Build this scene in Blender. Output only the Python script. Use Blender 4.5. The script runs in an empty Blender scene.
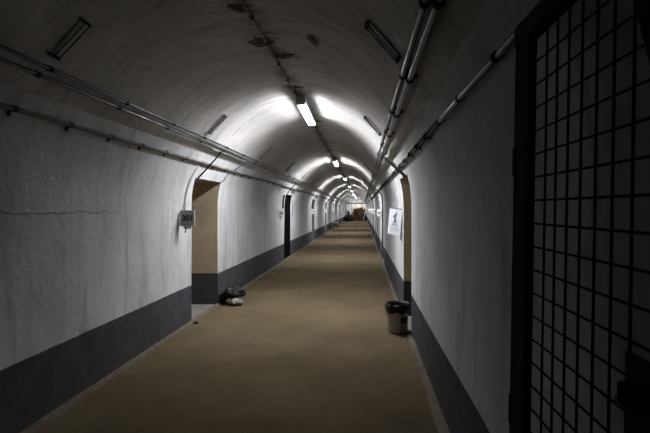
import bpy, math, random
from mathutils import Vector, Matrix, noise

random.seed(7)
S = bpy.context.scene
COL = S.collection
EYE = 1.55            # camera height
CX = -0.873           # tunnel axis (camera stands at x = 0)
R = 1.467             # half width / wall radius
ZC = 1.59             # spring line height
VA, VB = 1.41, 1.49   # vault half axes
HD = 1.97             # doorway height
DADO = 0.504
Y0, Y1 = -3.0, 64.0
BAY = 7.03

# ------------------------------------------------------------------ helpers
class MB:
    def __init__(s):
        s.v, s.f, s.m = [], [], []
    def face(s, pts, mi=0):
        b = len(s.v)
        s.v += [tuple(p) for p in pts]
        s.f.append(tuple(range(b, b + len(pts)))); s.m.append(mi)
    def raw(s, vs, fs, mi=0):
        b = len(s.v)
        s.v += [tuple(p) for p in vs]
        for f in fs:
            s.f.append(tuple(i + b for i in f)); s.m.append(mi)
    def box(s, c, d, mi=0, M=None):
        hx, hy, hz = d[0] / 2, d[1] / 2, d[2] / 2
        vs = [Vector((x, y, z)) for x in (-hx, hx) for y in (-hy, hy) for z in (-hz, hz)]
        if M is not None:
            vs = [M @ v for v in vs]
        vs = [v + Vector(c) for v in vs]
        s.raw(vs, [(0, 1, 3, 2), (4, 6, 7, 5), (0, 4, 5, 1), (2, 3, 7, 6), (0, 2, 6, 4), (1, 5, 7, 3)], mi)
    def tube(s, pts, r, n=10, mi=0, cap=True):
        pts = [Vector(p) for p in pts]
        rings = []
        up = None
        for i, p in enumerate(pts):
            if i == 0: t = pts[1] - p
            elif i == len(pts) - 1: t = p - pts[i - 1]
            else: t = (pts[i + 1] - p).normalized() + (p - pts[i - 1]).normalized()
            t.normalize()
            if up is None:
                a = Vector((0, 0, 1)) if abs(t.z) < .9 else Vector((1, 0, 0))
            else:
                a = up
            u = (a - t * a.dot(t)).normalized()
            up = u
            w = t.cross(u)
            rr = r[i] if isinstance(r, (list, tuple)) else r
            rings.append([p + (u * math.cos(2 * math.pi * k / n) + w * math.sin(2 * math.pi * k / n)) * rr for k in range(n)])
        vs = [q for ring in rings for q in ring]
        fs = []
        for i in range(len(rings) - 1):
            for k in range(n):
                a, b = i * n + k, i * n + (k + 1) % n
                fs.append((a, b, b + n, a + n))
        if cap:
            fs.append(tuple(range(n - 1, -1, -1)))
            L = (len(rings) - 1) * n
            fs.append(tuple(L + k for k in range(n)))
        s.raw(vs, fs, mi)
    def lathe(s, prof, n=32, mi=0, wob=None):
        vs, fs = [], []
        for j, (r, z) in enumerate(prof):
            for k in range(n):
                a = 2 * math.pi * k / n
                rr, zz = r, z
                if wob: rr, zz = wob(j, a, r, z)
                vs.append((rr * math.cos(a), rr * math.sin(a), zz))
        for j in range(len(prof) - 1):
            for k in range(n):
                a, b = j * n + k, j * n + (k + 1) % n
                fs.append((a, b, b + n, a + n))
        s.raw(vs, fs, mi)
    def build(s, name, mats, parent=None, smooth=False, loc=None):
        me = bpy.data.meshes.new(name)
        me.from_pydata(s.v, [], s.f)
        if not isinstance(mats, (list, tuple)): mats = [mats]
        for m in mats: me.materials.append(m)
        me.polygons.foreach_set('material_index', s.m)
        if smooth: me.polygons.foreach_set('use_smooth', [True] * len(me.polygons))
        me.validate(); me.update()
        o = bpy.data.objects.new(name, me)
        COL.objects.link(o)
        if parent is not None: o.parent = parent
        if loc is not None: o.location = loc
        return o

def merge_smooth(o, angle=40, dist=1e-5):
    import bmesh
    bm = bmesh.new(); bm.from_mesh(o.data)
    bmesh.ops.remove_doubles(bm, verts=bm.verts, dist=dist)
    bmesh.ops.recalc_face_normals(bm, faces=bm.faces)
    for e in bm.edges:
        e.smooth = not (len(e.link_faces) == 2 and e.calc_face_angle(0) > math.radians(angle))
    for f in bm.faces: f.smooth = True
    bm.to_mesh(o.data); bm.free(); o.data.update()
    return o

def bevel(o, w, seg=2):
    m = o.modifiers.new('edge', 'BEVEL'); m.width = w; m.segments = seg; m.limit_method = 'ANGLE'
    return o

def tag(o, label=None, cat=None, group=None, kind=None):
    if label: o['label'] = label
    if cat: o['category'] = cat
    if group: o['group'] = group
    if kind: o['kind'] = kind
    return o

def empty(name, loc, label, cat, group=None, rot=(0, 0, 0)):
    o = bpy.data.objects.new(name, None)
    o.empty_display_size = .1
    COL.objects.link(o)
    o.location = loc; o.rotation_euler = rot
    return tag(o, label, cat, group)

def copy_tree(o, parent=None):
    c = o.copy(); COL.objects.link(c)
    if parent is not None: c.parent = parent
    for ch in list(o.children): copy_tree(ch, c)
    return c

def ordinal(i):
    return ['first', 'second', 'third', 'fourth', 'fifth', 'sixth', 'seventh', 'eighth', 'ninth', 'tenth'][i]

# ------------------------------------------------------------------ materials
ALBEDO_SCALE = .85  # scales down every base colour so less light bounces between surfaces

class NT:
    def __init__(s, name):
        s.mat = bpy.data.materials.new(name); s.mat.use_nodes = True
        s.t = s.mat.node_tree
        s.b = s.t.nodes['Principled BSDF']
        s.tc = None
    def n(s, typ, **kw):
        nd = s.t.nodes.new(typ)
        for k, v in kw.items(): setattr(nd, k, v)
        return nd
    def l(s, a, b): s.t.links.new(a, b)
    def put(s, sock, val):
        if isinstance(val, bpy.types.NodeSocket): s.l(val, sock)
        else: sock.default_value = val
    def obj(s):
        if s.tc is None: s.tc = s.n('ShaderNodeTexCoord')
        return s.tc.outputs['Object']
    def math(s, op, a, b=0.0, clamp=False):
        nd = s.n('ShaderNodeMath', operation=op, use_clamp=clamp)
        s.put(nd.inputs[0], a); s.put(nd.inputs[1], b)
        return nd.outputs[0]
    def mapped(s, scale, vec=None, loc=(0, 0, 0)):
        nd = s.n('ShaderNodeMapping')
        s.l(vec or s.obj(), nd.inputs['Vector'])
        nd.inputs['Scale'].default_value = scale
        nd.inputs['Location'].default_value = loc
        return nd.outputs[0]
    def noise(s, scale=5, detail=4, rough=.6, vec=None, dist=0):
        nd = s.n('ShaderNodeTexNoise')
        nd.inputs['Scale'].default_value = scale; nd.inputs['Detail'].default_value = detail
        nd.inputs['Roughness'].default_value = rough; nd.inputs['Distortion'].default_value = dist
        s.l(vec or s.obj(), nd.inputs['Vector'])
        return nd.outputs[0]
    def ramp(s, fac, a, b, lo=0.0, hi=1.0):
        nd = s.n('ShaderNodeMapRange', interpolation_type='SMOOTHSTEP')
        s.put(nd.inputs['Value'], fac)
        nd.inputs['From Min'].default_value = a; nd.inputs['From Max'].default_value = b
        nd.inputs['To Min'].default_value = lo; nd.inputs['To Max'].default_value = hi
        return nd.outputs[0]
    def mix(s, fac, a, b):
        nd = s.n('ShaderNodeMix', data_type='RGBA')
        s.put(nd.inputs[0], fac)
        s.put(nd.inputs[6], a if isinstance(a, bpy.types.NodeSocket) else (*a, 1))
        s.put(nd.inputs[7], b if isinstance(b, bpy.types.NodeSocket) else (*b, 1))
        return nd.outputs[2]
    def sep(s):
        nd = s.n('ShaderNodeSeparateXYZ'); s.l(s.obj(), nd.inputs[0]); return nd.outputs
    def bump(s, h, strength=.3, dist=.01):
        nd = s.n('ShaderNodeBump'); nd.inputs['Strength'].default_value = strength
        nd.inputs['Distance'].default_value = dist
        s.l(h, nd.inputs['Height']); s.l(nd.outputs[0], s.b.inputs['Normal'])
    def out(s, col, rough=.9, metal=0.0, spec=.3):
        c = s.mix(ALBEDO_SCALE, (0, 0, 0), col)      # base colours darkened to weaken bounced light and deepen the falloff
        s.l(c, s.b.inputs['Base Color'])
        s.put(s.b.inputs['Roughness'], rough); s.b.inputs['Metallic'].default_value = metal
        s.b.inputs['Specular IOR Level'].default_value = spec
        return s.mat

def spot(t, x, y, rx, ry, wob=.9, edge=.16):
    """ragged stain mask round (x, y) on the ceiling"""
    X, Y, Z = t.sep()
    a = t.math('MULTIPLY', t.math('SUBTRACT', X, x), 1 / rx)
    b = t.math('MULTIPLY', t.math('SUBTRACT', Y, y), 1 / ry)
    d = t.math('SQRT', t.math('ADD', t.math('MULTIPLY', a, a), t.math('MULTIPLY', b, b)))
    nz = t.noise(17, 6, .75, t.mapped((.7, 1.4, 1)))
    d = t.math('ADD', d, t.math('MULTIPLY', t.math('SUBTRACT', nz, .5), wob * 6))
    return t.ramp(d, 1 - edge, 1 + edge, 1, 0)

def mat_wall():
    t = NT('white_painted_wall')
    X, Y, Z = t.sep()
    big = t.noise(1.3, 5, .6); fine = t.noise(14, 5, .65)
    st = t.noise(3.0, 5, .7, t.mapped((1, 1.6, .18)))
    col = t.mix(t.ramp(big, .35, .7), (.62, .62, .625), (.51, .51, .505))
    col = t.mix(t.ramp(fine, .45, .8, 0, .35), col, (.36, .355, .35))
    low = t.ramp(Z, .45, 1.6, 1, .35)
    col = t.mix(t.math('MULTIPLY', t.ramp(st, .52, .78, 0, .6), low), col, (.30, .25, .20))
    # hairline brown crack along the left wall
    w = t.math('MULTIPLY', t.math('SUBTRACT', t.noise(5, 5, .7), .5), .10)
    dz = t.math('ABSOLUTE', t.math('SUBTRACT', t.math('ADD', Z, w), 1.515))
    cr = t.math('MULTIPLY', t.ramp(dz, .002, .011, 1, 0), t.ramp(Y, 3.6, 4.6, .9, 0))
    cr = t.math('MULTIPLY', cr, t.ramp(X, -1.5, -1.4, 1, 0))
    col = t.mix(cr, col, (.22, .17, .12))
    # dark chips
    ch = t.math('MULTIPLY', t.ramp(t.noise(22, 3, .6), .70, .76, 0, .8), t.ramp(Z, .5, .95, 1, 0))
    col = t.mix(ch, col, (.13, .12, .11))
    col = t.mix(t.ramp(t.noise(2.6, 6, .72, t.mapped((1, 2.2, .3), loc=(4, 0, 2))), .48, .7, 0, .65), col, (.32, .305, .285))
    dn = t.ramp(t.noise(5, 5, .7), .3, .75)
    dado = t.mix(dn, (.056, .058, .064), (.082, .083, .089))
    dado = t.mix(t.ramp(t.noise(26, 3, .6), .71, .76, 0, .8), dado, (.02, .02, .02))
    dado = t.mix(t.math('MULTIPLY', t.ramp(Z, .0, .16, 1, 0), t.ramp(st, .35, .65)), dado, (.085, .066, .048))
    edge = t.math('ADD', Z, t.math('MULTIPLY', t.math('SUBTRACT', t.noise(9, 3, .6), .5), .012))
    col = t.mix(t.ramp(edge, DADO - .004, DADO + .004), dado, col)
    t.bump(t.math('ADD', t.noise(7, 6, .65), t.math('MULTIPLY', big, .8)), .35, .02)
    return t.out(col, .92, spec=.08)

def mat_vault():
    t = NT('grey_rendered_vault')
    X, Y, Z = t.sep()
    big = t.noise(1.1, 5, .6)
    brush = t.noise(3.2, 6, .68, t.mapped((.45, 2.6, .45)), .9)
    fine = t.noise(16, 5, .7)
    col = t.mix(t.ramp(big, .3, .72), (.62, .60, .575), (.50, .485, .46))
    col = t.mix(t.ramp(brush, .45, .68, 0, .6), col, (.34, .32, .295))
    col = t.mix(t.ramp(fine, .55, .8, 0, .5), col, (.2, .19, .175))
    d = t.math('ABSOLUTE', t.math('SUBTRACT', X, CX))
    col = t.mix(t.ramp(t.noise(26, 4, .65, t.mapped((1, .5, 1))), .66, .72, 0, .5), col, (.14, .13, .115))
    sm = t.math('MULTIPLY', t.ramp(d, .01, .16, .8, 0), t.ramp(t.noise(3.5, 4, .6), .42, .6))
    col = t.mix(sm, col, (.10, .09, .075))
    for x, y, rx, ry in ((-.92, 3.95, .13, .12), (-.79, 4.33, .11, .10), (-.42, 3.74, .045, .13), (-.93, 3.28, .09, .08),
                         (-.88, 5.45, .10, .06), (-.80, 7.6, .10, .08)):
        col = t.mix(t.math('MULTIPLY', spot(t, x, y, rx, ry), .92), col, (.06, .047, .033))
    t.bump(t.math('ADD', brush, t.math('MULTIPLY', fine, .7)), .5, .025)
    return t.out(col, .95, spec=.05)

def mat_recess():
    t = NT('bare_ochre_render')
    X, Y, Z = t.sep()
    c = t.mix(t.ramp(t.noise(3, 6, .65), .3, .75), (.52, .415, .29), (.40, .315, .22))
    c = t.mix(t.ramp(t.noise(20, 4, .6), .55, .8, 0, .5), c, (.16, .13, .10))
    dado = t.mix(t.ramp(t.noise(5, 5, .7), .3, .75), (.050, .051, .055), (.066, .066, .07))
    c = t.mix(t.ramp(Z, DADO - .004, DADO + .004), dado, c)
    t.bump(t.noise(9, 6, .6), .4, .015)
    return t.out(c, .9, spec=.2)

def mat_floor():
    t = NT('dusty_tan_floor')
    X, Y, Z = t.sep()
    big = t.noise(.9, 6, .62); mid = t.noise(5, 6, .65); fine = t.noise(70, 4, .75)
    c = t.mix(t.ramp(big, .36, .62), (.136, .106, .062), (.098, .076, .044))
    c = t.mix(t.ramp(mid, .4, .75, 0, .35), c, (.10, .076, .044))
    c = t.mix(t.ramp(fine, .48, .75, 0, .5), c, (.22, .17, .105))
    c = t.mix(t.ramp(t.noise(11, 2, .5), .74, .77, 0, .8), c, (.05, .04, .03))
    # a short cracked joint across the floor
    w = t.math('MULTIPLY', t.math('SUBTRACT', t.noise(2.5, 4, .6), .5), .09)
    dy = t.math('ABSOLUTE', t.math('SUBTRACT', t.math('ADD', Y, w), 4.5))
    m = t.math('MULTIPLY', t.ramp(dy, .004, .014, .75, 0), t.math('MULTIPLY', t.ramp(X, -1.45, -1.25), t.ramp(X, -.65, -.35, 1, 0)))
    c = t.mix(m, c, (.06, .045, .03))
    t.bump(t.math('ADD', mid, t.math('MULTIPLY', fine, .8)), .6, .014)
    return t.out(c, .97, spec=.03)

def mat_simple(name, a, b=None, scale=8, rough=.6, metal=0.0, bump=0.0, spec=.4, stretch=(1, 1, 1)):
    t = NT(name)
    b = b or tuple(x * .7 for x in a)
    n = t.noise(scale, 5, .62, t.mapped(stretch))
    if bump: t.bump(n, bump, .01)
    return t.out(t.mix(t.ramp(n, .32, .72), a, b), rough, metal, spec)

def mat_emit(name, col, strength):
    t = NT(name)
    t.b.inputs['Emission Color'].default_value = (*col, 1)
    t.b.inputs['Emission Strength'].default_value = strength
    return t.out((.8, .8, .82), .4)

LAMP = 34.0
M_WALL, M_VAULT, M_REC, M_FLOOR = mat_wall(), mat_vault(), mat_recess(), mat_floor()
M_THRESH = mat_simple('grey_threshold_concrete', (.20, .19, .165), (.14, .13, .11), 6, .9, bump=.3)
M_GREYREC = mat_simple('grey_recess_render', (.26, .25, .235), (.19, .18, .17), 6, .9, bump=.3)
M_CURB = mat_simple('crumbling_mortar_fillet', (.16, .125, .085), (.085, .068, .05), 14, .95, bump=.7)
M_GALV = mat_simple('galvanised_conduit', (.10, .102, .11), (.05, .051, .055), 20, .28, .8)
M_DARKPIPE = mat_simple('dull_dark_conduit', (.10, .10, .105), (.055, .055, .058), 20, .45, .6)
M_CLAMP = mat_simple('dark_iron_clamp', (.024, .023, .023), (.014, .0135, .013), 30, .8, 0, spec=.05)
M_CABLE = mat_simple('dusty_beige_cable', (.23, .205, .175), (.15, .13, .11), 12, .85)
M_PALECABLE = mat_simple('pale_grey_cable', (.55, .54, .53), (.42, .41, .40), 12, .7)
M_RUSTY = mat_simple('grimy_brown_cable', (.085, .072, .06), (.04, .034, .03), 18, .85, bump=.5)
M_STEELGREY = mat_simple('grey_lamp_housing', (.30, .29, .31), (.24, .235, .25), 10, .5)
M_GLOW = mat_emit('lit_lamp_diffuser', (.93, .95, 1.0), LAMP)
M_LIGHTFIN = mat_simple('grey_light_fins', (.32, .32, .34), (.28, .28, .30), 10, .6)  # for the added fins that cut the lamps' lengthwise light
M_UNLIT = mat_simple('unlit_glass_tube', (.42, .42, .41), (.33, .33, .32), 15, .25)
M_TRAY = mat_simple('dirty_lamp_tray', (.50, .485, .46), (.36, .35, .33), 14, .6)
M_BLACK = mat_simple('black_socket', (.012, .012, .012), (.008, .008, .008), 20, .8, spec=.04)
M_GATE = mat_simple('rust_black_gate_iron', (.034, .025, .020), (.018, .013, .011), 25, .85, 0, .4, spec=.08)
M_GATEPOST = mat_simple('brown_painted_post', (.030, .021, .016), (.018, .013, .010), 25, .9, 0, .4, spec=.05)
M_SIGN = mat_simple('grey_sign_plate', (.48, .475, .45), (.40, .395, .375), 8, .7)
M_SIGNW = mat_simple('white_sign_plate', (.84, .84, .84), (.76, .76, .76), 8, .7)
M_INK = mat_simple('black_lettering', (.012, .012, .013), (.01, .01, .01), 8, .7)
M_FADED = mat_simple('faded_grey_lettering', (.10, .10, .10), (.07, .07, .07), 8, .7)
M_PAPER = mat_simple('white_poster_paper', (.72, .73, .77), (.66, .67, .71), 5, .7)
M_PRINT = mat_simple('dark_poster_print', (.10, .10, .11), (.17, .17, .18), 60, .8)
M_PRINTL = mat_simple('pale_poster_text', (.44, .45, .50), (.38, .39, .44), 90, .8)
M_BIN = mat_simple('brushed_bin_steel', (.52, .50, .45), (.42, .40, .36), 5, .5, .15, stretch=(1, 1, .1))
M_BAG = mat_simple('black_bin_liner', (.012, .012, .013), (.008, .008, .009), 20, .5, 0, .8, .3)
M_SACK = mat_simple('pale_plastic_sack', (.38, .35, .30), (.12, .11, .10), 9, .4, 0, .5)
M_BIN_LABEL = mat_simple('dark_bin_panel', (.035, .032, .03), (.025, .023, .022), 12, .6)
M_DOOR = mat_simple('black_painted_door', (.0035, .0035, .004), (.0025, .0025, .003), 6, .9, spec=.02)
M_EARTH = mat_simple('brown_earth_rubble', (.50, .36, .23), (.18, .13, .08), 4, .95, 0, .9)
M_ROCK = mat_simple('brown_stone', (.72, .55, .37), (.36, .26, .17), 6, .95, 0, .7)
M_TARP = mat_simple('dark_tarpaulin', (.020, .017, .018), (.045, .018, .020), 4, .6, 0, .6)
M_TIMBER = mat_simple('pale_grey_timber', (.82, .82, .82), (.70, .70, .70), 7, .8)
M_POST = mat_simple('weathered_post', (.16, .14, .125), (.09, .08, .07), 7, .9)
M_BEAM = mat_simple('dark_brown_beam', (.045, .035, .03), (.03, .023, .02), 7, .8)
M_LEAFWOOD = mat_simple('dull_green_canvas', (.06, .075, .04), (.035, .045, .025), 8, .9)

# ------------------------------------------------------------------ section of the tunnel
def circ(side, deg, rr=R):
    a = math.radians(deg)
    return (CX + side * rr * math.cos(a), ZC + rr * math.sin(a))
def vault(side, deg, off=0.0):
    a = math.radians(deg)
    return (CX + side * (VA - off) * math.cos(a), ZC + (VB - off) * math.sin(a))
def solve(fn, ratio, lo, hi):
    """angle at which the sight line of slope |z/x| from eye height meets the section"""
    best = None
    k = lo
    while k < hi:
        x, z = fn(k)
        r = abs((z - EYE) / x)
        if best is None or abs(r - ratio) < best[0]: best = (abs(r - ratio), k)
        k += .05
    return best[1]

THD = math.degrees(math.asin((HD - ZC) / R))
WTOP = {-1: 29.0, 1: 27.5}
VST = {-1: 31.5, 1: 30.0}

def profile(side):
    p = []
    for z in (0, .17, .34, DADO, .8, 1.1, 1.4, ZC):
        p.append((CX + side * R, z))
    for d in (5, 10): p.append(circ(side, d))
    p.append(circ(side, THD)); di = len(p) - 1
    for d in (18.5, 21.5, 24.5, WTOP[side]): p.append(circ(side, d))
    return p, di

def wob(side, x, z, y):
    if z < .02: k = .4
    else: k = 1
    return (noise.noise((y * .55, z * .9, side * 7.1)) * .010 + noise.noise((y * 2.1, z * 2.3, side * 3.3)) * .004) * k

DOORS = {-1: [(5.93 + BAY * k, 7.0 + BAY * k) for k in range(8)],
         1: [(5.27 + BAY * k, 6.25 + BAY * k) for k in range(8)]}

def ys_for(side):
    ys = {round(Y0 + .35 * i, 4) for i in range(int((Y1 - Y0) / .35) + 1)} | {Y1}
    edges = [e for d in DOORS[side] for e in d]
    ys = {y for y in ys if all(abs(y - e) > .08 for e in edges)} | set(edges)
    return sorted(ys)

def wall(side, name):
    prof, di = profile(side)
    ys = ys_for(side)
    mb = MB(); n = len(prof)
    vs = [(x + wob(side, x, z, y), y, z) for y in ys for (x, z) in prof]
    fs = []
    for j in range(len(ys) - 1):
        mid = (ys[j] + ys[j + 1]) / 2
        dr = any(a < mid < b for a, b in DOORS[side])
        for i in range(n - 1):
            if dr and i < di: continue
            q = (j * n + i, (j + 1) * n + i, (j + 1) * n + i + 1, j * n + i + 1)
            fs.append(q if side < 0 else q[::-1])
    mb.raw(vs, fs)
    o = mb.build(name, M_WALL, smooth=True)
    tag(o, kind='structure')
    # linings of the doorways
    for k, (a, b) in enumerate(DOORS[side]):
        d = MB(); xin = CX + side * (R + 1.15)
        for y in (a, b):
            for i in range(di):
                (x0, z0), (x1, z1) = prof[i], prof[i + 1]
                q = [(x0 + wob(side, x0, z0, y), y, z0), (x1 + wob(side, x1, z1, y), y, z1), (xin, y, z1), (xin, y, z0)]
                d.face(q if (y == a) == (side < 0) else q[::-1])
        seg = [y for y in ys if a <= y <= b]
        xt, zt = prof[di]; xb, zb = prof[0]
        for y, y2 in zip(seg, seg[1:]):
            d.face([(xt + wob(side, xt, zt, y), y, zt), (xt + wob(side, xt, zt, y2), y2, zt), (xin, y2, zt), (xin, y, zt)])
            d.face([(xb + wob(side, xb, zb, y), y, .002), (xb + wob(side, xb, zb, y2), y2, .002), (xin, y2, .002), (xin, y, .002)], 1)
        d.face([(xin, a, 0), (xin, b, 0), (xin, b, HD), (xin, a, HD)])
        o = d.build('door_%d' % (k + 1 + (0 if side < 0 else 8)), [M_DOOR if side < 0 and k == 1 else M_REC if k == 0 else M_GREYREC, M_THRESH])
        tag(o, kind='structure')
        if side < 0 and k == 1:
            l = MB(); xd = CX - R - .03
            l.box((xd - .02, (a + b) / 2, HD / 2 + .002), (.04, b - a - .01, HD - .012))
            leaf = l.build('door_leaf', M_DOOR, o); bevel(leaf, .004)
            h = MB(); h.tube([(xd, a + .09, 1.02), (xd + .05, a + .09, 1.02), (xd + .05, a + .2, 1.02)], .009, 8)
            h.build('door_handle', M_CLAMP, o)
wall(-1, 'wall_left'); wall(1, 'wall_right')

# vault with its two ledges
mb = MB()
pr = [circ(-1, WTOP[-1])]
degs = [VST[-1]] + [VST[-1] + (180 - VST[-1] - VST[1]) * i / 40 for i in range(1, 41)]
for d in degs:
    a = math.radians(d)
    pr.append((CX - VA * math.cos(a), ZC + VB * math.sin(a)))
pr.append(circ(1, WTOP[1]))
vy = [Y0 + (Y1 - Y0) * i / 190 for i in range(191)]
vs, fs = [], []
N = len(pr)
def vpt(i, y):
    x, z = pr[i]
    if i in (0, N - 1):
        return (x + wob(-1 if i == 0 else 1, x, z, y), y, z)
    k = noise.noise((y * .5, x * 1.3, z)) * .012 + noise.noise((y * 1.9, x * 2.6, 4 + z)) * .005
    if i in (1, N - 2):
        k += noise.noise((y * 1.7, 9.1 * i, 0)) * .012
    dx, dz = x - CX, z - ZC
    L = math.hypot(dx, dz)
    return (x + dx / L * k, y, z + dz / L * k)
for y in vy:
    for i in range(N): vs.append(vpt(i, y))
for j in range(len(vy) - 1):
    for i in range(N - 1):
        fs.append((j * N + i, (j + 1) * N + i, (j + 1) * N + i + 1, j * N + i + 1))
mb.raw(vs, fs)
o = merge_smooth(mb.build('ceiling', M_VAULT), 30)
tag(o, kind='structure')

# floor, fillets along its edges, end walls
mb = MB(); vs, fs = [], []
nx, ny = 12, 190
for j in range(ny + 1):
    y = Y0 + (Y1 - Y0) * j / ny
    for i in range(nx + 1):
        x = CX - R - .02 + (2 * R + .04) * i / nx
        vs.append((x, y, noise.noise((x * .9, y * .6, 2.2)) * .006 - .004))
for j in range(ny):
    for i in range(nx):
        a = j * (nx + 1) + i
        fs.append((a, a + 1, a + nx + 2, a + nx + 1))
mb.raw(vs, fs)
tag(mb.build('floor', M_FLOOR, smooth=True), kind='structure')

def fillet(side, name, w, h):
    mb = MB(); vs, fs = [], []
    n = 420
    for j in range(n + 1):
        y = Y0 + (Y1 - Y0) * j / n
        ww = w * (1 + .35 * noise.noise((y * 1.4, side * 5, 0)) + .25 * noise.noise((y * 5, side * 5, 3)))
        hh = h * (1 + .4 * noise.noise((y * 2.2, side * 9, 1)))
        xo = CX + side * (R + .015)
        vs += [(xo, y, hh), (xo - side * (ww * .75 + .015), y, hh * .9), (xo - side * (ww + .015), y, -.008)]
    for j in range(n):
        ym = Y0 + (Y1 - Y0) * (j + .5) / n
        if side > 0 and any(p - .02 < ym < q + .02 for p, q in DOORS[1]): continue
        for i in range(2):
            a = j * 3 + i
            fs.append((a, a + 1, a + 4, a + 3))
    mb.raw(vs, fs)
    tag(mb.build(name, M_CURB), kind='structure')
fillet(-1, 'trim_1', .055, .022)
fillet(1, 'trim_2', .060, .030)

def end_wall(name, y, mat):
    mb = MB()
    pl, _ = profile(-1); prr, _ = profile(1)
    loop = [(x, z) for x, z in pl] + pr[1:-1] + [(x, z) for x, z in reversed(prr)]
    c = (CX, 1.5)
    for (a, b) in zip(loop, loop[1:] + loop[:1]):
        mb.face([(c[0], y, c[1]), (a[0] + (.03 if a[0] > CX else -.03), y, a[1]), (b[0] + (.03 if b[0] > CX else -.03), y, b[1])])
    tag(mb.build(name, mat), kind='structure')
end_wall('wall_back', Y1 - .02, M_VAULT)
end_wall('wall_front', Y0 + .02, M_WALL)

# ------------------------------------------------------------------ ceiling lamps
AP = ZC + VB
def make_lamp():
    root = empty('tube_lamp', (0, 0, 0), 'x', 'lamp')
    h = MB()   # back housing, wider than the diffuser
    L = 1.52
    sec = [(-.060, .112), (-.066, .060), (-.062, .042), (-.044, .036), (.044, .036), (.062, .042), (.066, .060), (.060, .112)]
    vs = [(x, y, z) for y in (-L / 2, L / 2) for x, z in sec]
    h.raw(vs, [(i, (i + 1) % 8, (i + 1) % 8 + 8, i + 8) for i in range(8)] + [tuple(range(7, -1, -1)), tuple(range(8, 16))])
    bevel(merge_smooth(h.build('housing', M_STEELGREY, root), 30), .004)
    d = MB()   # prismatic diffuser, rounded trough
    sec = [(-.048, .036), (-.047, .030), (-.042, .024), (-.024, .020), (.024, .020), (.042, .024), (.047, .030), (.048, .036)]
    k = len(sec)
    vs = [(x, y, z) for y in (-L / 2 + .055, L / 2 - .055) for x, z in sec]
    d.raw(vs, [(i, i + 1, i + 1 + k, i + k) for i in range(k - 1)] + [tuple(range(k - 1, -1, -1)), tuple(range(k, 2 * k))])
    g = d.build('diffuser', M_GLOW, root); tag(g, 'glowing white diffuser')
    merge_smooth(g, 50)
    rb = MB(); nr = int((L - .11) / .046)      # fins added over the smooth diffuser to narrow its light along the tunnel
    for i in range(1, nr):
        y = -L / 2 + .055 + (L - .11) * i / nr
        out = [(-.060, .038), (-.060, .026), (-.052, .012), (-.026, .005), (.026, .005), (.052, .012), (.060, .026), (.060, .038)]
        m_ = len(out); vs = [(x, y + d, z) for d in (-.001, .001) for x, z in out]
        rb.raw(vs, [tuple(range(m_)), tuple(range(2 * m_ - 1, m_ - 1, -1))] + [(i_, (i_ + 1) % m_, (i_ + 1) % m_ + m_, i_ + m_) for i_ in range(m_)])
    rb.build('added_light_fins', M_LIGHTFIN, g)
    for s in (-1, 1):
        c = MB(); c.box((0, s * (L / 2 - .028), .024), (.116, .052, .044))
        bevel(c.build('end_cap', M_STEELGREY, root), .008, 3)
    for s in (-1, 1):
        b = MB(); b.box((0, s * .5, .127), (.05, .06, .040))
        b.build('mounting_bracket', M_CLAMP, root)
    return root
NLAMP = 9
lab_l = ['long lit tube lamp nearest the camera on the crown of the vault',
         'second lit tube lamp along the vault crown, next beyond the nearest',
         'third lit tube lamp along the vault crown, counted from the camera',
         'fourth lit tube lamp along the vault crown, counted from the camera',
         'fifth lit tube lamp along the vault crown, counted from the camera',
         'sixth lit tube lamp along the vault crown, counted from the camera',
         'seventh lit tube lamp along the vault crown, counted from the camera',
         'eighth lit tube lamp on the vault crown, over the brown heap',
         'farthest lit tube lamp, beyond the dark beam at the tunnel end']
lamp = make_lamp()
for k in range(NLAMP):
    o = lamp if k == 0 else copy_tree(lamp)
    o.location = (CX + .040, 6.50 + BAY * k, AP - .155)
    if k == 0: o.rotation_euler = (0, 0, math.radians(1.0))
    tag(o, lab_l[k], 'lamp', 'lit tube lamps along the vault crown')

# ------------------------------------------------------------------ unlit bulkhead lamps on the haunches
def make_dead():
    root = empty('unlit_tube_lamp', (0, 0, 0), 'x', 'lamp')
    L = .31     # local x runs round the arch, local z points away from the vault
    t = MB(); t.box((0, 0, .005), (L - .03, .080, .008)); bevel(t.build('base_tray', M_TRAY, root), .003)
    for q in (-1, 1):
        b = MB(); b.box((q * (L / 2 - .008), -.004, .022), (.016, .094, .030))
        bevel(b.build('lamp_holder', M_BLACK, root), .005)
    g = MB(); g.tube([(-L / 2 + .016, 0, .026), (L / 2 - .016, 0, .022)], .007, 12)
    g.build('tube', M_UNLIT, root)
    w = MB(); w.tube([(-L / 2 + .004, -.064, .034), (L / 2 - .004, -.046, .032)], .0055, 8)
    w.build('guard_bar', M_STEELGREY, root)
    w = MB(); w.tube([(-L / 2 + .004, .038, .026), (L / 2 - .004, .038, .026)], .004, 8)
    w.build('guard_bar', M_CLAMP, root)
    return root
dead = make_dead(); first = True
for side, nm in ((-1, 'left'), (1, 'right')):
    for k in range(7):
        o = dead if first else copy_tree(dead); first = False
        deg = 44.8 if side < 0 else 43.8
        y = 2.75 + 2.8 * k
        x, z = vault(side, deg, .004)
        nrm = Vector((CX - x, 0, ZC - z)); nrm = Vector((nrm.x / VA ** 2, 0, nrm.z / VB ** 2)).normalized()
        tx = Vector((0, 1, 0)).cross(nrm)
        M = Matrix((tx, Vector((0, 1, 0)), nrm)).transposed()
        o.rotation_euler = M.to_euler()
        o.location = (x, y, z)
        tag(o, ('nearest unlit short tube lamp on the %s haunch of the vault' % nm) if k == 0 else
            ('%s unlit short tube lamp from the camera on the %s haunch of the vault' % (ordinal(k), nm)),
            'lamp', 'unlit short tube lamps on the %s haunch' % nm)

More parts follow.
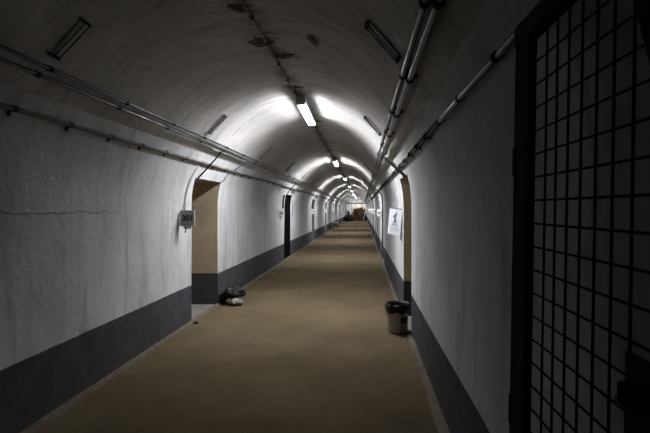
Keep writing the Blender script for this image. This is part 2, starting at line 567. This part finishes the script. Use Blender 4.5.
# ------------------------------------------------------------------ conduits and cables along the tunnel
def run(name, label, cat, x, z, r, mat, ya, yb, clamp_ys, wallpt, mcl=M_CLAMP, sag=0.0, strands=1, group=None, rc=None, step=.8, nseg=10, hook=0):
    """a straight run along the tunnel with clamps standing off the vault at wallpt"""
    root = empty(name, (x, ya, z), label, cat, group)
    out = Vector((wallpt[0] - x, 0, wallpt[1] - z)); dist = out.length; out.normalize()
    side = Vector((0, 1, 0)).cross(out)
    m = MB()
    n = int((yb - ya) / step) + 1
    for q in range(strands):
        off = side * ((q - (strands - 1) / 2) * r * 2.1)
        pts = []
        for j in range(n + 1):
            y = (yb - ya) * j / n
            w = sag * noise.noise((y * 1.1, q * 4.3, x)) 
            w2 = sag * noise.noise((y * 1.3, q * 4.3 + 9, x))
            pts.append((off.x + w * side.x + out.x * w2 * .3, y, off.z + w * side.z + out.z * w2 * .3))
        m.tube(pts, r, nseg)
    body = merge_smooth(m.build('pipe' if strands == 1 and sag < .004 else 'cable', mat, root), 50)
    rc = rc or r * 1.45
    c = MB()
    Mrot = Matrix((side, Vector((0, 1, 0)), out)).transposed()
    half = .016
    c.tube([(0, -half, 0), (0, half, 0)], rc * (1 if strands == 1 else 1.6), 12)
    c.box(out * (dist * .5 + rc * .2), (rc * .9, .022, max(dist - rc * .2, .01)), 0, Mrot)
    if hook:
        dn = Vector((-side.x, 0, -side.z)) if side.z > 0 else side.copy()
        c.box(dn * (rc + hook * .5) + out * (dist * .55), (hook, .02, .012), 0, Mrot)
    cl = None
    for i, y in enumerate(clamp_ys):
        if cl is None:
            cl = c.build('clamp', mcl, root); o = cl
        else:
            o = cl.copy(); COL.objects.link(o); o.parent = root
        o.location = (0, y - ya, 0)
    return root

def vsolve(side, ratio, off):
    d = solve(lambda k: vault(side, k, off), ratio, 28, 75)
    return vault(side, d, off), vault(side, d, -.006)
def wsolve(side, ratio, off):
    d = solve(lambda k: circ(side, k, R - off), ratio, 8, WTOP[side] + 2)
    return circ(side, d, R - off), circ(side, d, R + .004)

YE = Y1 - .06
GR_L, GR_R = 'conduit pair along the left haunch', 'conduit pair along the right haunch'
(pu, wu) = vsolve(-1, .447, .035)
run('conduit', 'upper steel conduit of the pair along the left side of the vault', 'pipe', pu[0], pu[1], .0125, M_GALV, -2.9, YE,
    [2.76 + .9 * i for i in range(-3, 45)], wu, group=GR_L)
(pl_, wl) = vsolve(-1, .4125, .035)
run('conduit', 'lower steel conduit of the pair along the left side, just above the ledge', 'pipe', pl_[0], pl_[1], .0125, M_GALV, -2.9, YE,
    [2.70 + .9 * i for i in range(-3, 45)], wl, group=GR_L)
(pa, wa) = vsolve(1, 3.30, .040)
run('conduit', 'inner steel conduit of the right pair, the one nearer the vault crown', 'pipe', pa[0], pa[1], .0165, M_GALV, -2.9, YE,
    [2.8 + 1.0 * i for i in range(-3, 42)], wa, group=GR_R)
(pb, wb) = vsolve(1, 2.72, .048)
run('conduit', 'outer steel conduit of the right pair, the one nearer the right wall', 'pipe', pb[0], pb[1], .0185, M_GALV, -2.9, YE,
    [2.65 + 1.0 * i for i in range(-3, 42)], wb, group=GR_R)
(pc, wc) = wsolve(-1, .286, .030)
run('wall_cable', 'dusty beige cable saddled along the left wall below the paired conduits', 'cable', pc[0], pc[1], .0165, M_CABLE, -2.9, YE,
    [3.25 + .53 * i for i in range(-4, 76)], wc, mcl=M_RUSTY, sag=.006, rc=.021, step=.45, hook=.035)
(pd, wd) = wsolve(1, 1.135, .030)
run('wall_cable', 'grimy twin cable saddled along the right wall over the doorways', 'cable', pd[0], pd[1], .0105, M_RUSTY, 2.72, YE,
    [3.21 + .55 * i for i in range(0, 76)], wd, mcl=M_CLAMP, sag=.012, strands=2, rc=.016, step=.3, hook=.02)
run('conduit', 'short bare steel conduit on the right wall leading behind the mesh gate', 'pipe', pd[0], pd[1], .0135, M_GALV, .2, 2.72,
    [.95, 1.54, 2.13, 2.68], wd, rc=.019)
run('ceiling_conduit', 'thin dark conduit along the crown of the vault linking the lamps', 'pipe', CX, AP - .024, .0125, M_DARKPIPE, -2.9, YE,
    [2.3 + .55 * i for i in range(-4, 70) if all(abs((2.3 + .55 * i) - (6.50 + BAY * q)) > .9 for q in range(9))], (CX, AP + .004), rc=.019)

# bent drops from the paired conduits into the doorways
def drop(name, label, pts, r, mat, group, loc):
    root = MB(); root.tube([Vector(p) - Vector(loc) for p in pts], r, 8)
    o = merge_smooth(root.build(name, mat), 60); o.location = loc
    return tag(o, label, 'pipe', group)
where_l = ['the doorway with the 301 sign', 'the black doorway', 'the third left doorway']
for k in range(3):
    a, b = DOORS[-1][k]
    xd, zd = circ(-1, THD + 1.0, R - .012)
    led = vault(-1, VST[-1] + .5, .02)
    p1 = [(pl_[0], a + .28, pl_[1] - .027), (led[0] + .02, a + .27, led[1] - .03), (xd + .03, a + .10, zd + .03), (xd - .02, a + .085, zd - .03)]
    drop('conduit_drop', 'dark conduit dropping to the near top corner of ' + where_l[k], p1, .012, M_BLACK, 'conduit drops over the left doorways', p1[-1])
    p2 = [(pl_[0], b + .60, pl_[1] - .027), (led[0] + .02, b + .52, led[1] - .03), (xd + .03, b + .14, zd + .10), (xd + .012, b + .06, zd + .01), (xd - .02, b - .02, zd - .03)]
    drop('conduit_drop', 'grey conduit dropping to the far top corner of ' + where_l[k], p2, .007, M_DARKPIPE, 'conduit drops over the left doorways', p2[-1])
where_r = ['the right doorway nearest the bin', 'the second doorway on the right wall', 'the third doorway on the right wall']
for k in range(3):
    a, b = DOORS[1][k]
    xd, zd = circ(1, THD + .8, R - .012)
    led = vault(1, VST[1] + .5, .02)
    p1 = [(pb[0], a + 1.22, pb[1] - .040), (led[0] - .035, a + 1.02, led[1] - .03), (xd - .03, a + .26, zd + .02), (xd + .01, a + .22, zd - .03)]
    drop('conduit_drop', 'dark slanting conduit dropping to the top of ' + where_r[k], p1, .017, M_BLACK, 'conduit drops over the right doorways', p1[-1])

# ------------------------------------------------------------------ signs
def text_mesh(body, size, depth=.002):
    c = bpy.data.curves.new('t', 'FONT'); c.body = body; c.size = size; c.extrude = depth; c.offset = size * .034
    c.align_x = 'CENTER'; c.align_y = 'CENTER'
    o = bpy.data.objects.new('t', c); COL.objects.link(o)
    bpy.context.view_layer.update()
    me = bpy.data.meshes.new_from_object(o.evaluated_get(bpy.context.evaluated_depsgraph_get()))
    bpy.data.objects.remove(o); bpy.data.curves.remove(c)
    return me

def make_sign(label, loc, side, plate_mat, digits):
    """plate standing out from the wall, faces the near end of the tunnel; loc is its middle at the wall"""
    root = empty('door_sign', loc, label, 'sign', 'door signs along the %s wall' % ('left' if side < 0 else 'right'))
    s = -side
    if not digits: root.rotation_euler = (0, 0, math.radians(-48 if side > 0 else 58))
    p = MB(); p.box((s * .105, 0, 0), (.185, .022, .205))
    plate = bevel(p.build('plate', plate_mat, root), .004)
    b = MB()
    b.box((s * .105, .004, -.118), (.10, .018, .036))
    b.box((s * .01, .004, .05), (.045, .02, .03)); b.box((s * .01, .004, -.06), (.045, .02, .03))
    b.build('bracket', M_TIMBER, root)
    h = MB(); h.tube([(s * .085, .002, -.10), (s * .082, -.004, -.165), (s * .078, -.004, -.185)], .008, 8)
    h.build('hook', M_CLAMP, root)
    if digits:
        me = text_mesh(digits, .098)
        me.materials.append(M_INK)
        t = bpy.data.objects.new('number', me); COL.objects.link(t); t.parent = plate
        t.rotation_euler = (math.pi / 2, 0, 0); t.location = (s * .108, -.013, .0)
        t.scale = (1.0, 1.05, 1)
        tag(t, 'black number 301')
        fl = MB(); fl.box((.050, -.0145, .026), (.022, .003, .012), 0, Matrix.Rotation(math.radians(-35), 3, 'Y'))
        fx = fl.build('number_flag', M_INK, plate); fx.location = (s * .108, 0, 0)
    else:
        m = MB()     # lettering too far away to read
        for i in (-1, 0, 1):
            m.box((s * .105 + i * .034, -.012, -.002), (.026, .004, .058))
        m.build('lettering', M_FADED if plate_mat is M_SIGN else M_PRINT, plate)
    return root
names_l = ['grey projecting sign reading 301 beside the near left doorway', 'pale sign with a dark mark before the black left doorway',
           'small pale sign at the third doorway on the left wall', 'small pale sign at the fourth doorway on the left wall',
           'small pale sign at the fifth doorway on the left wall', 'tiny pale sign at the sixth doorway on the left wall']
xw = CX - R
for k in range(6):
    make_sign(names_l[k], (xw + .003, (5.53, 12.05, 19.75, 26.9, 33.9, 40.9)[k], 1.425), -1, M_SIGN if k == 0 else M_SIGNW, '301' if k == 0 else None)
names_r = ['white sign just beyond the poster, nearest plain sign on the right wall', 'second white sign beyond the poster on the right wall',
           'third white sign beyond the poster on the right wall', 'farthest white sign on the right wall']
for k in range(4):
    make_sign(names_r[k], (CX + R - .003, 13.25 + BAY * k, 1.42), 1, M_SIGNW, None)

# thin cables from the wall cable down to the signs
def drop_cable(label, y, side, z0, z1, r, mat, twin=False):
    m = MB()
    for q in ((-1, 1) if twin else (0,)):
        pts = []
        for i in range(13):
            z = z0 + (z1 - z0) * i / 12
            if z > ZC:
                x = CX + side * (math.sqrt(max((R - r - .003) ** 2 - (z - ZC) ** 2, 0)))
            else: x = CX + side * (R - r - .003)
            pts.append((x + wob(side, x, z, y), y + q * .016 + .24 * (1 - i / 12) ** 2 * (1 if twin else 0), z))
        m.tube(pts, r, 8)
    o = merge_smooth(m.build('sign_cable', mat), 60)
    o.data.transform(Matrix.Translation((0, -y, -z1))); o.location = (0, y, z1)
    return tag(o, label, 'cable', 'cables down to the door signs')
drop_cable('twin pale cable curving down the left wall to the 301 sign', 5.68, -1, pc[1], 1.53, .007, M_PALECABLE, True)
dl = ['the sign before the black doorway', 'the third left sign', 'the fourth left sign', 'the fifth left sign']
for k in range(1, 5):
    drop_cable('dark cable running down the wall to ' + dl[k - 1], (5.62, 12.62, 19.95, 27.1, 34.1)[k], -1, 1.95, 1.55, .022, M_CLAMP)
m = MB(); m.box((0, 0, 0), (.03, .05, .62)); m.box((.018, -.01, 0), (.01, .02, .60), 1)
o = m.build('cable_trunking', [M_SIGNW, M_CLAMP]); o.location = (xw + .014, 14.22, 1.56)
tag(o, 'pale upright strip of trunking just beyond the black doorway on the left', 'trunking')

for k, wl_ in ((1, 'black'), (2, 'third left'), (3, 'fourth left')):
    a, b = DOORS[-1][k]
    jb = empty('junction_box', (circ(-1, THD + 6)[0] + .012, b - .22, circ(-1, THD + 6)[1]), 'small grey junction box over the %s doorway' % wl_, 'junction box', 'junction boxes over the left doorways', rot=(0, math.radians(THD + 6), 0))
    m = MB(); m.box((.035, 0, 0), (.07, .17, .15)); bevel(m.build('casing', M_STEELGREY, jb), .008)
    m = MB(); m.box((.074, 0, 0), (.010, .15, .13)); bevel(m.build('lid', M_DARKPIPE, jb), .003)
    m = MB(); m.tube([(.035, .085, .03), (.035, .13, .03)], .014, 8); m.tube([(.035, -.085, .03), (.035, -.13, .03)], .014, 8); m.build('cable_gland', M_CLAMP, jb)

# ------------------------------------------------------------------ poster by the right doorway
root = empty('poster', (CX + R + .004, 6.40, 1.525), 'white poster with a dark standing figure, beside the near right doorway', 'poster', rot=(0, math.radians(6.5), math.radians(-44)))
m = MB(); W, H = .245, .385
m.box((-W / 2 - .012, 0, -H / 2), (W, .006, H)); sheet = m.build('sheet', M_PAPER, root)
f = MB()
def poly(pts, cx=-.135, cz=-.105, sc=1.25):
    n = len(pts)
    v = [(cx + x * sc, -.0045, cz + z * sc) for x, z in pts] + [(cx + x * sc, -.003, cz + z * sc) for x, z in pts]
    f.raw(v, [tuple(range(n - 1, -1, -1)), tuple(range(n, 2 * n))] + [(i, (i + 1) % n, (i + 1) % n + n, i + n) for i in range(n)])
poly([(-.030, -.022), (-.024, .006), (-.006, .020), (.004, .046), (.016, .062), (.019, .040), (.024, .018), (.018, -.004), (.008, -.020), (-.012, -.026)])
poly([(-.006, -.026), (.012, -.022), (.020, -.044), (.026, -.070), (-.020, -.072), (-.012, -.046)])
poly([(-.030, -.078), (.034, -.074), (.036, -.084), (-.028, -.090)])
f.build('printed_figure', M_PRINT, sheet)
f = MB()
f.box((-.13, -.004, -.235), (.12, .003, .010)); f.build('caption', M_PRINT, sheet)
f = MB()
for i in range(5): f.box((-.132, -.004, -.262 - i * .018), (.17 - .02 * (i % 2), .003, .005))
f.build('small_print', M_PRINTL, sheet)
m = MB(); m.tube([(.0, .008, .01), (-.25, .008, .004)], .005, 8); m.tube([(-.002, .006, .16), (-.002, .006, -.45)], .006, 8)
m.build('hanger', M_CLAMP, root)

# ------------------------------------------------------------------ waste bin
root = empty('waste_bin', (.445, 5.46, .004), 'round steel waste bin with black liner by the right wall', 'bin')
m = MB()
m.lathe([(0, .004), (.108, .004), (.113, .0), (.122, .012), (.134, .315), (.139, .322), (.136, .330), (.128, .322), (.110, .02), (0, .018)], 40)
body = merge_smooth(m.build('body', M_BIN, root), 45)
m = MB(); random.seed(3)
def lw(j, a, r, z):
    k = noise.noise((math.cos(a) * 2.2, math.sin(a) * 2.2, j * .6))
    k2 = noise.noise((math.cos(a) * 6, math.sin(a) * 6, j * .8 + 5))
    zz = z + (.022 * k + .010 * k2 if j < 2 else .008 * k2)
    return r + .010 * k + .008 * k2, zz
m.lathe([(.148, .252), (.157, .272), (.160, .300), (.157, .338), (.147, .358), (.134, .355), (.124, .33), (.118, .25), (.10, .12), (.0, .09)], 56, wob=lw)
merge_smooth(m.build('bin_liner', M_BAG, root), 70)
m = MB()
vs, fs = [], []
for i in range(9):
    a = math.radians(-78 + 46 * i / 8)
    for z, r in ((.125, .1295), (.205, .1335)): vs.append((r * math.cos(a), r * math.sin(a), z))
fs = [(2 * i, 2 * i + 2, 2 * i + 3, 2 * i + 1) for i in range(8)]
m.raw(vs, fs); lb = m.build('label_panel', M_BIN_LABEL, body); tag(lb, 'dark square panel')
md = lb.modifiers.new('t', 'SOLIDIFY'); md.thickness = .003; md.offset = 0
m = MB(); a = math.radians(216)
m.tube([(.1165 * math.cos(a), .1165 * math.sin(a), .012), (.1335 * math.cos(a), .1335 * math.sin(a), .30)], .0035, 6)
m.build('seam', M_CLAMP, body)
m = MB(); a = math.radians(196)
cxh, cyh = .150 * math.cos(a), .150 * math.sin(a)
m.tube([(cxh + .016 * math.cos(t) * -math.sin(a), cyh + .016 * math.cos(t) * math.cos(a), .222 + .016 * math.sin(t)) for t in [2 * math.pi * i / 14 for i in range(15)]], .003, 6)
m.tube([(.128 * math.cos(a), .128 * math.sin(a), .236), (cxh, cyh, .238)], .005, 6)
m.build('carry_ring', M_GALV, root)

# ------------------------------------------------------------------ lumpy shapes
def blob(name, mat, loc, size, parent=None, seed=0, amp=.25, freq=1.6, sub=4, flat=True, sq=1.0, folds=0.0):
    import bmesh
    bm = bmesh.new(); bmesh.ops.create_icosphere(bm, subdivisions=sub, radius=1)
    for v in bm.verts:
        p = v.co.copy()
        q = Vector([math.copysign(abs(c) ** sq, c) for c in p])
        k = 1 + amp * noise.noise(p * freq + Vector((seed * 3.1, seed, 0))) + amp * .45 * noise.noise(p * freq * 3 + Vector((seed, 5, 0)))
        if folds: k += folds * abs(noise.noise(p * freq * 4 + Vector((0, seed, 2))))
        q = q * k
        q = Vector((q.x * size[0], q.y * size[1], q.z * size[2] + size[2] * .86))
        if flat and q.z < 0: q.z = 0.0
        v.co = q
    me = bpy.data.meshes.new(name); bm.to_mesh(me); bm.free()
    me.materials.append(mat); me.polygons.foreach_set('use_smooth', [True] * len(me.polygons))
    o = bpy.data.objects.new(name, me); COL.objects.link(o); o.location = loc
    if parent: o.parent = parent
    return o

sk = blob('plastic_sack', M_SACK, (-2.03, 6.95, .0), (.10, .085, .058), seed=4, amp=.30, freq=1.8, folds=.30)
tag(sk, 'crumpled pale plastic sack on the floor beneath the black bin bag', 'sack')
bg = blob('bin_bag', M_BAG, (-2.125, 7.06, .112), (.178, .125, .085), seed=9, amp=.32, freq=1.5, flat=False, folds=.35, sub=5)
# its left end sags down to the floor
for v in bg.data.vertices:
    if v.co.x < -.06:
        t = min(1, (-.06 - v.co.x) / .10)
        v.co.z -= .125 * t * (1 if v.co.z < .10 else .55)
        v.co.z = max(v.co.z, -.123)
tag(bg, 'slumped black bin bag by the left wall beyond the 301 doorway', 'bag')

sc = blob('crumpled_scrap', M_BAG, (-2.245, 5.86, .0), (.035, .03, .014), seed=2, amp=.4, freq=2, sub=3)
tag(sc, 'small black scrap on the floor edge at the 301 doorway corner', 'scrap')

# ------------------------------------------------------------------ stool far down the left wall
root = empty('stool', (-2.08, 34.0, 0), 'small stool with a pale top far along the left wall', 'stool')
m = MB(); m.box((0, 0, .45), (.34, .34, .04)); bevel(m.build('seat', M_SIGNW, root), .008)
for sx in (-1, 1):
    for sy in (-1, 1):
        m = MB(); m.tube([(sx * .13, sy * .13, .435), (sx * .155, sy * .155, .0)], .018, 8); m.build('leg', M_BLACK, root)
m = MB()
for s in (-1, 1):
    m.tube([(-.145, s * .145, .2), (.145, s * .145, .2)], .01, 6); m.tube([(s * .145, -.145, .2), (s * .145, .145, .2)], .01, 6)
m.build('stretcher', M_BLACK, root)

# ------------------------------------------------------------------ the far end
root = empty('rubble_heap', (-.40, 55.75, 0), 'tall brown heap of earth and stones closing the tunnel end', 'heap')
def heap_mesh():
    o = blob('earth', M_EARTH, (0, 0, 0), (.77, .70, .88), root, seed=6, amp=.42, freq=2.3, sub=5, sq=.62, folds=.3)
    return o
heap_mesh()
random.seed(11)
for i in range(26):
    a = random.uniform(-math.pi, 0); z = random.uniform(0, 1.35); rr = .72 - .2 * (z / 1.4)
    s = random.uniform(.09, .2)
    blob('stone', M_ROCK, (rr * math.cos(a) * .95, rr * math.sin(a) * .95, max(0, z - s * .5)), (s, s * .8, s * .7), root, seed=i, amp=.5, freq=1.3, sub=2, flat=False, sq=.8)
o = blob('tarpaulin_heap', M_TARP, (-1.74, 53.9, 0), (.50, .5, .42), seed=12, amp=.35, freq=1.6, sub=4, sq=.8, folds=.3)
tag(o, 'low dark heap under a tarpaulin left of the brown heap', 'heap')
o = blob('canvas_bundle', M_LEAFWOOD, (-1.80, 55.2, 0), (.22, .24, .60), seed=21, amp=.3, freq=1.8, sub=4, sq=.8, folds=.25)
tag(o, 'tall dull green bundle between the dark heap and the brown heap', 'bundle')
m = MB(); A, B = Vector((.10, 54.2, .0)), Vector((.40, 54.75, 1.42))
d = (B - A); L = d.length
Mr = d.to_track_quat('Z', 'Y').to_matrix()
m.box((0, 0, L / 2), (.09, .035, L)); pl = m.build('plank', M_TIMBER)
pl.rotation_euler = Mr.to_euler(); pl.location = A
bevel(pl, .004); tag(pl, 'pale plank leaning on the right side of the brown heap', 'plank')
m = MB(); m.box((0, 0, 0), (2 * R * .965, .14, .15)); bm_ = m.build('cross_beam', M_BEAM); bm_.location = (CX, 57.6, 2.25)
bevel(bm_, .01); tag(bm_, 'dark beam spanning the tunnel above the brown heap', 'beam')

for i, px in enumerate((-2.12, -1.80, -1.42, -.92, -.20)):
    m = MB(); m.box((0, 0, 1.085), (.10, .10, 2.17)); m.box((0, 0, .03), (.16, .16, .06))
    po = m.build('timber_post', M_POST); po.location = (px, 57.6, 0); bevel(po, .006)
    tag(po, '%s timber post from the left under the dark beam at the tunnel end' % ordinal(i), 'post', 'timber posts under the cross beam')

# ------------------------------------------------------------------ mesh gate folded back against the right wall
GX = .40
root = empty('mesh_gate', (GX - .028, 1.12, .05), 'black iron mesh gate swung back along the right wall in the foreground', 'gate', rot=(0, math.radians(.95), 0))
ZT = 1.955
YN = -.63   # near end, local y
def bar(name, c, d, mat=M_GATE):
    m = MB(); m.box(c, d); return bevel(m.build(name, mat, root), .003)
bar('stile', (.0, -.057, ZT / 2), (.018, .072, ZT))
bar('stile', (.0, YN, ZT / 2), (.032, .085, ZT))
bar('top_rail', (.0, (YN - .02) / 2, ZT - .022), (.032, abs(YN) - .0, .045))
bar('bottom_rail', (.0, (YN - .02) / 2, .022), (.032, abs(YN) - .0, .045))
m = MB()
yv = -.166
while yv > YN:
    m.tube([(.004, yv, .03), (.004, yv, ZT - .03)], .0028, 6); yv -= .0516
z = .04
while z < ZT - .03:
    m.tube([(.010, -.08, z), (.010, YN, z)], .0025, 6); z += .0548
m.build('wire_mesh', M_GATE, root)
d = Vector((0, -.20, -.55)); m = MB()
m.box((.0, -.56, 1.70), (.02, .05, .52), 0, d.normalized().to_track_quat('Z', 'X').to_matrix()); m.build('corner_brace', M_GATE, root)
lk = bar('lock_plate', (-.010, -.54, 1.215), (.006, .10, .16))
m = MB(); m.box((-.022, -.520, 1.240), (.022, .034, .034)); lc = bevel(m.build('lock_case', M_BLACK, root), .006)
m = MB(); m.tube([(-.031, -.520, 1.236), (-.042, -.520, 1.236)], .005, 8); m.build('key_barrel', M_GALV, lc)
for z in (.35, .985, 1.62):
    m = MB(); m.tube([(.0, -.005, z - .035), (.0, -.005, z + .035)], .013, 10); m.build('hinge', M_GATE, root)
m = MB(); m.box((0, 0, 1.02), (.045, .040, 2.04)); 
p = m.build('gate_post', M_GATEPOST); p.location = (GX + .001, 1.148, 0); p.rotation_euler = (0, math.radians(.95), 0)
bevel(p, .004); tag(p, 'brown iron post carrying the hinges of the mesh gate', 'post')

# ------------------------------------------------------------------ world, camera, view
w = bpy.data.worlds.new('World'); S.world = w; w.use_nodes = True
w.node_tree.nodes['Background'].inputs[0].default_value = (0, 0, 0, 1)
w.node_tree.nodes['Background'].inputs[1].default_value = 0
cam = bpy.data.cameras.new('Camera'); cam.sensor_fit = 'HORIZONTAL'; cam.sensor_width = 36.0
cam.lens = 24.0; cam.clip_start = .02; cam.clip_end = 200
cam.shift_x = -37.5 / 650; cam.shift_y = -8.0 / 650
co = bpy.data.objects.new('Camera', cam); COL.objects.link(co)
co.location = (0, 0, EYE); co.rotation_euler = (math.pi / 2, 0, 0)
S.camera = co
S.view_settings.view_transform = 'Standard'; S.view_settings.look = 'None'
S.view_settings.exposure = 3.45; S.view_settings.gamma = 1.0
try: S.view_settings.use_curve_mapping = False
except Exception: pass
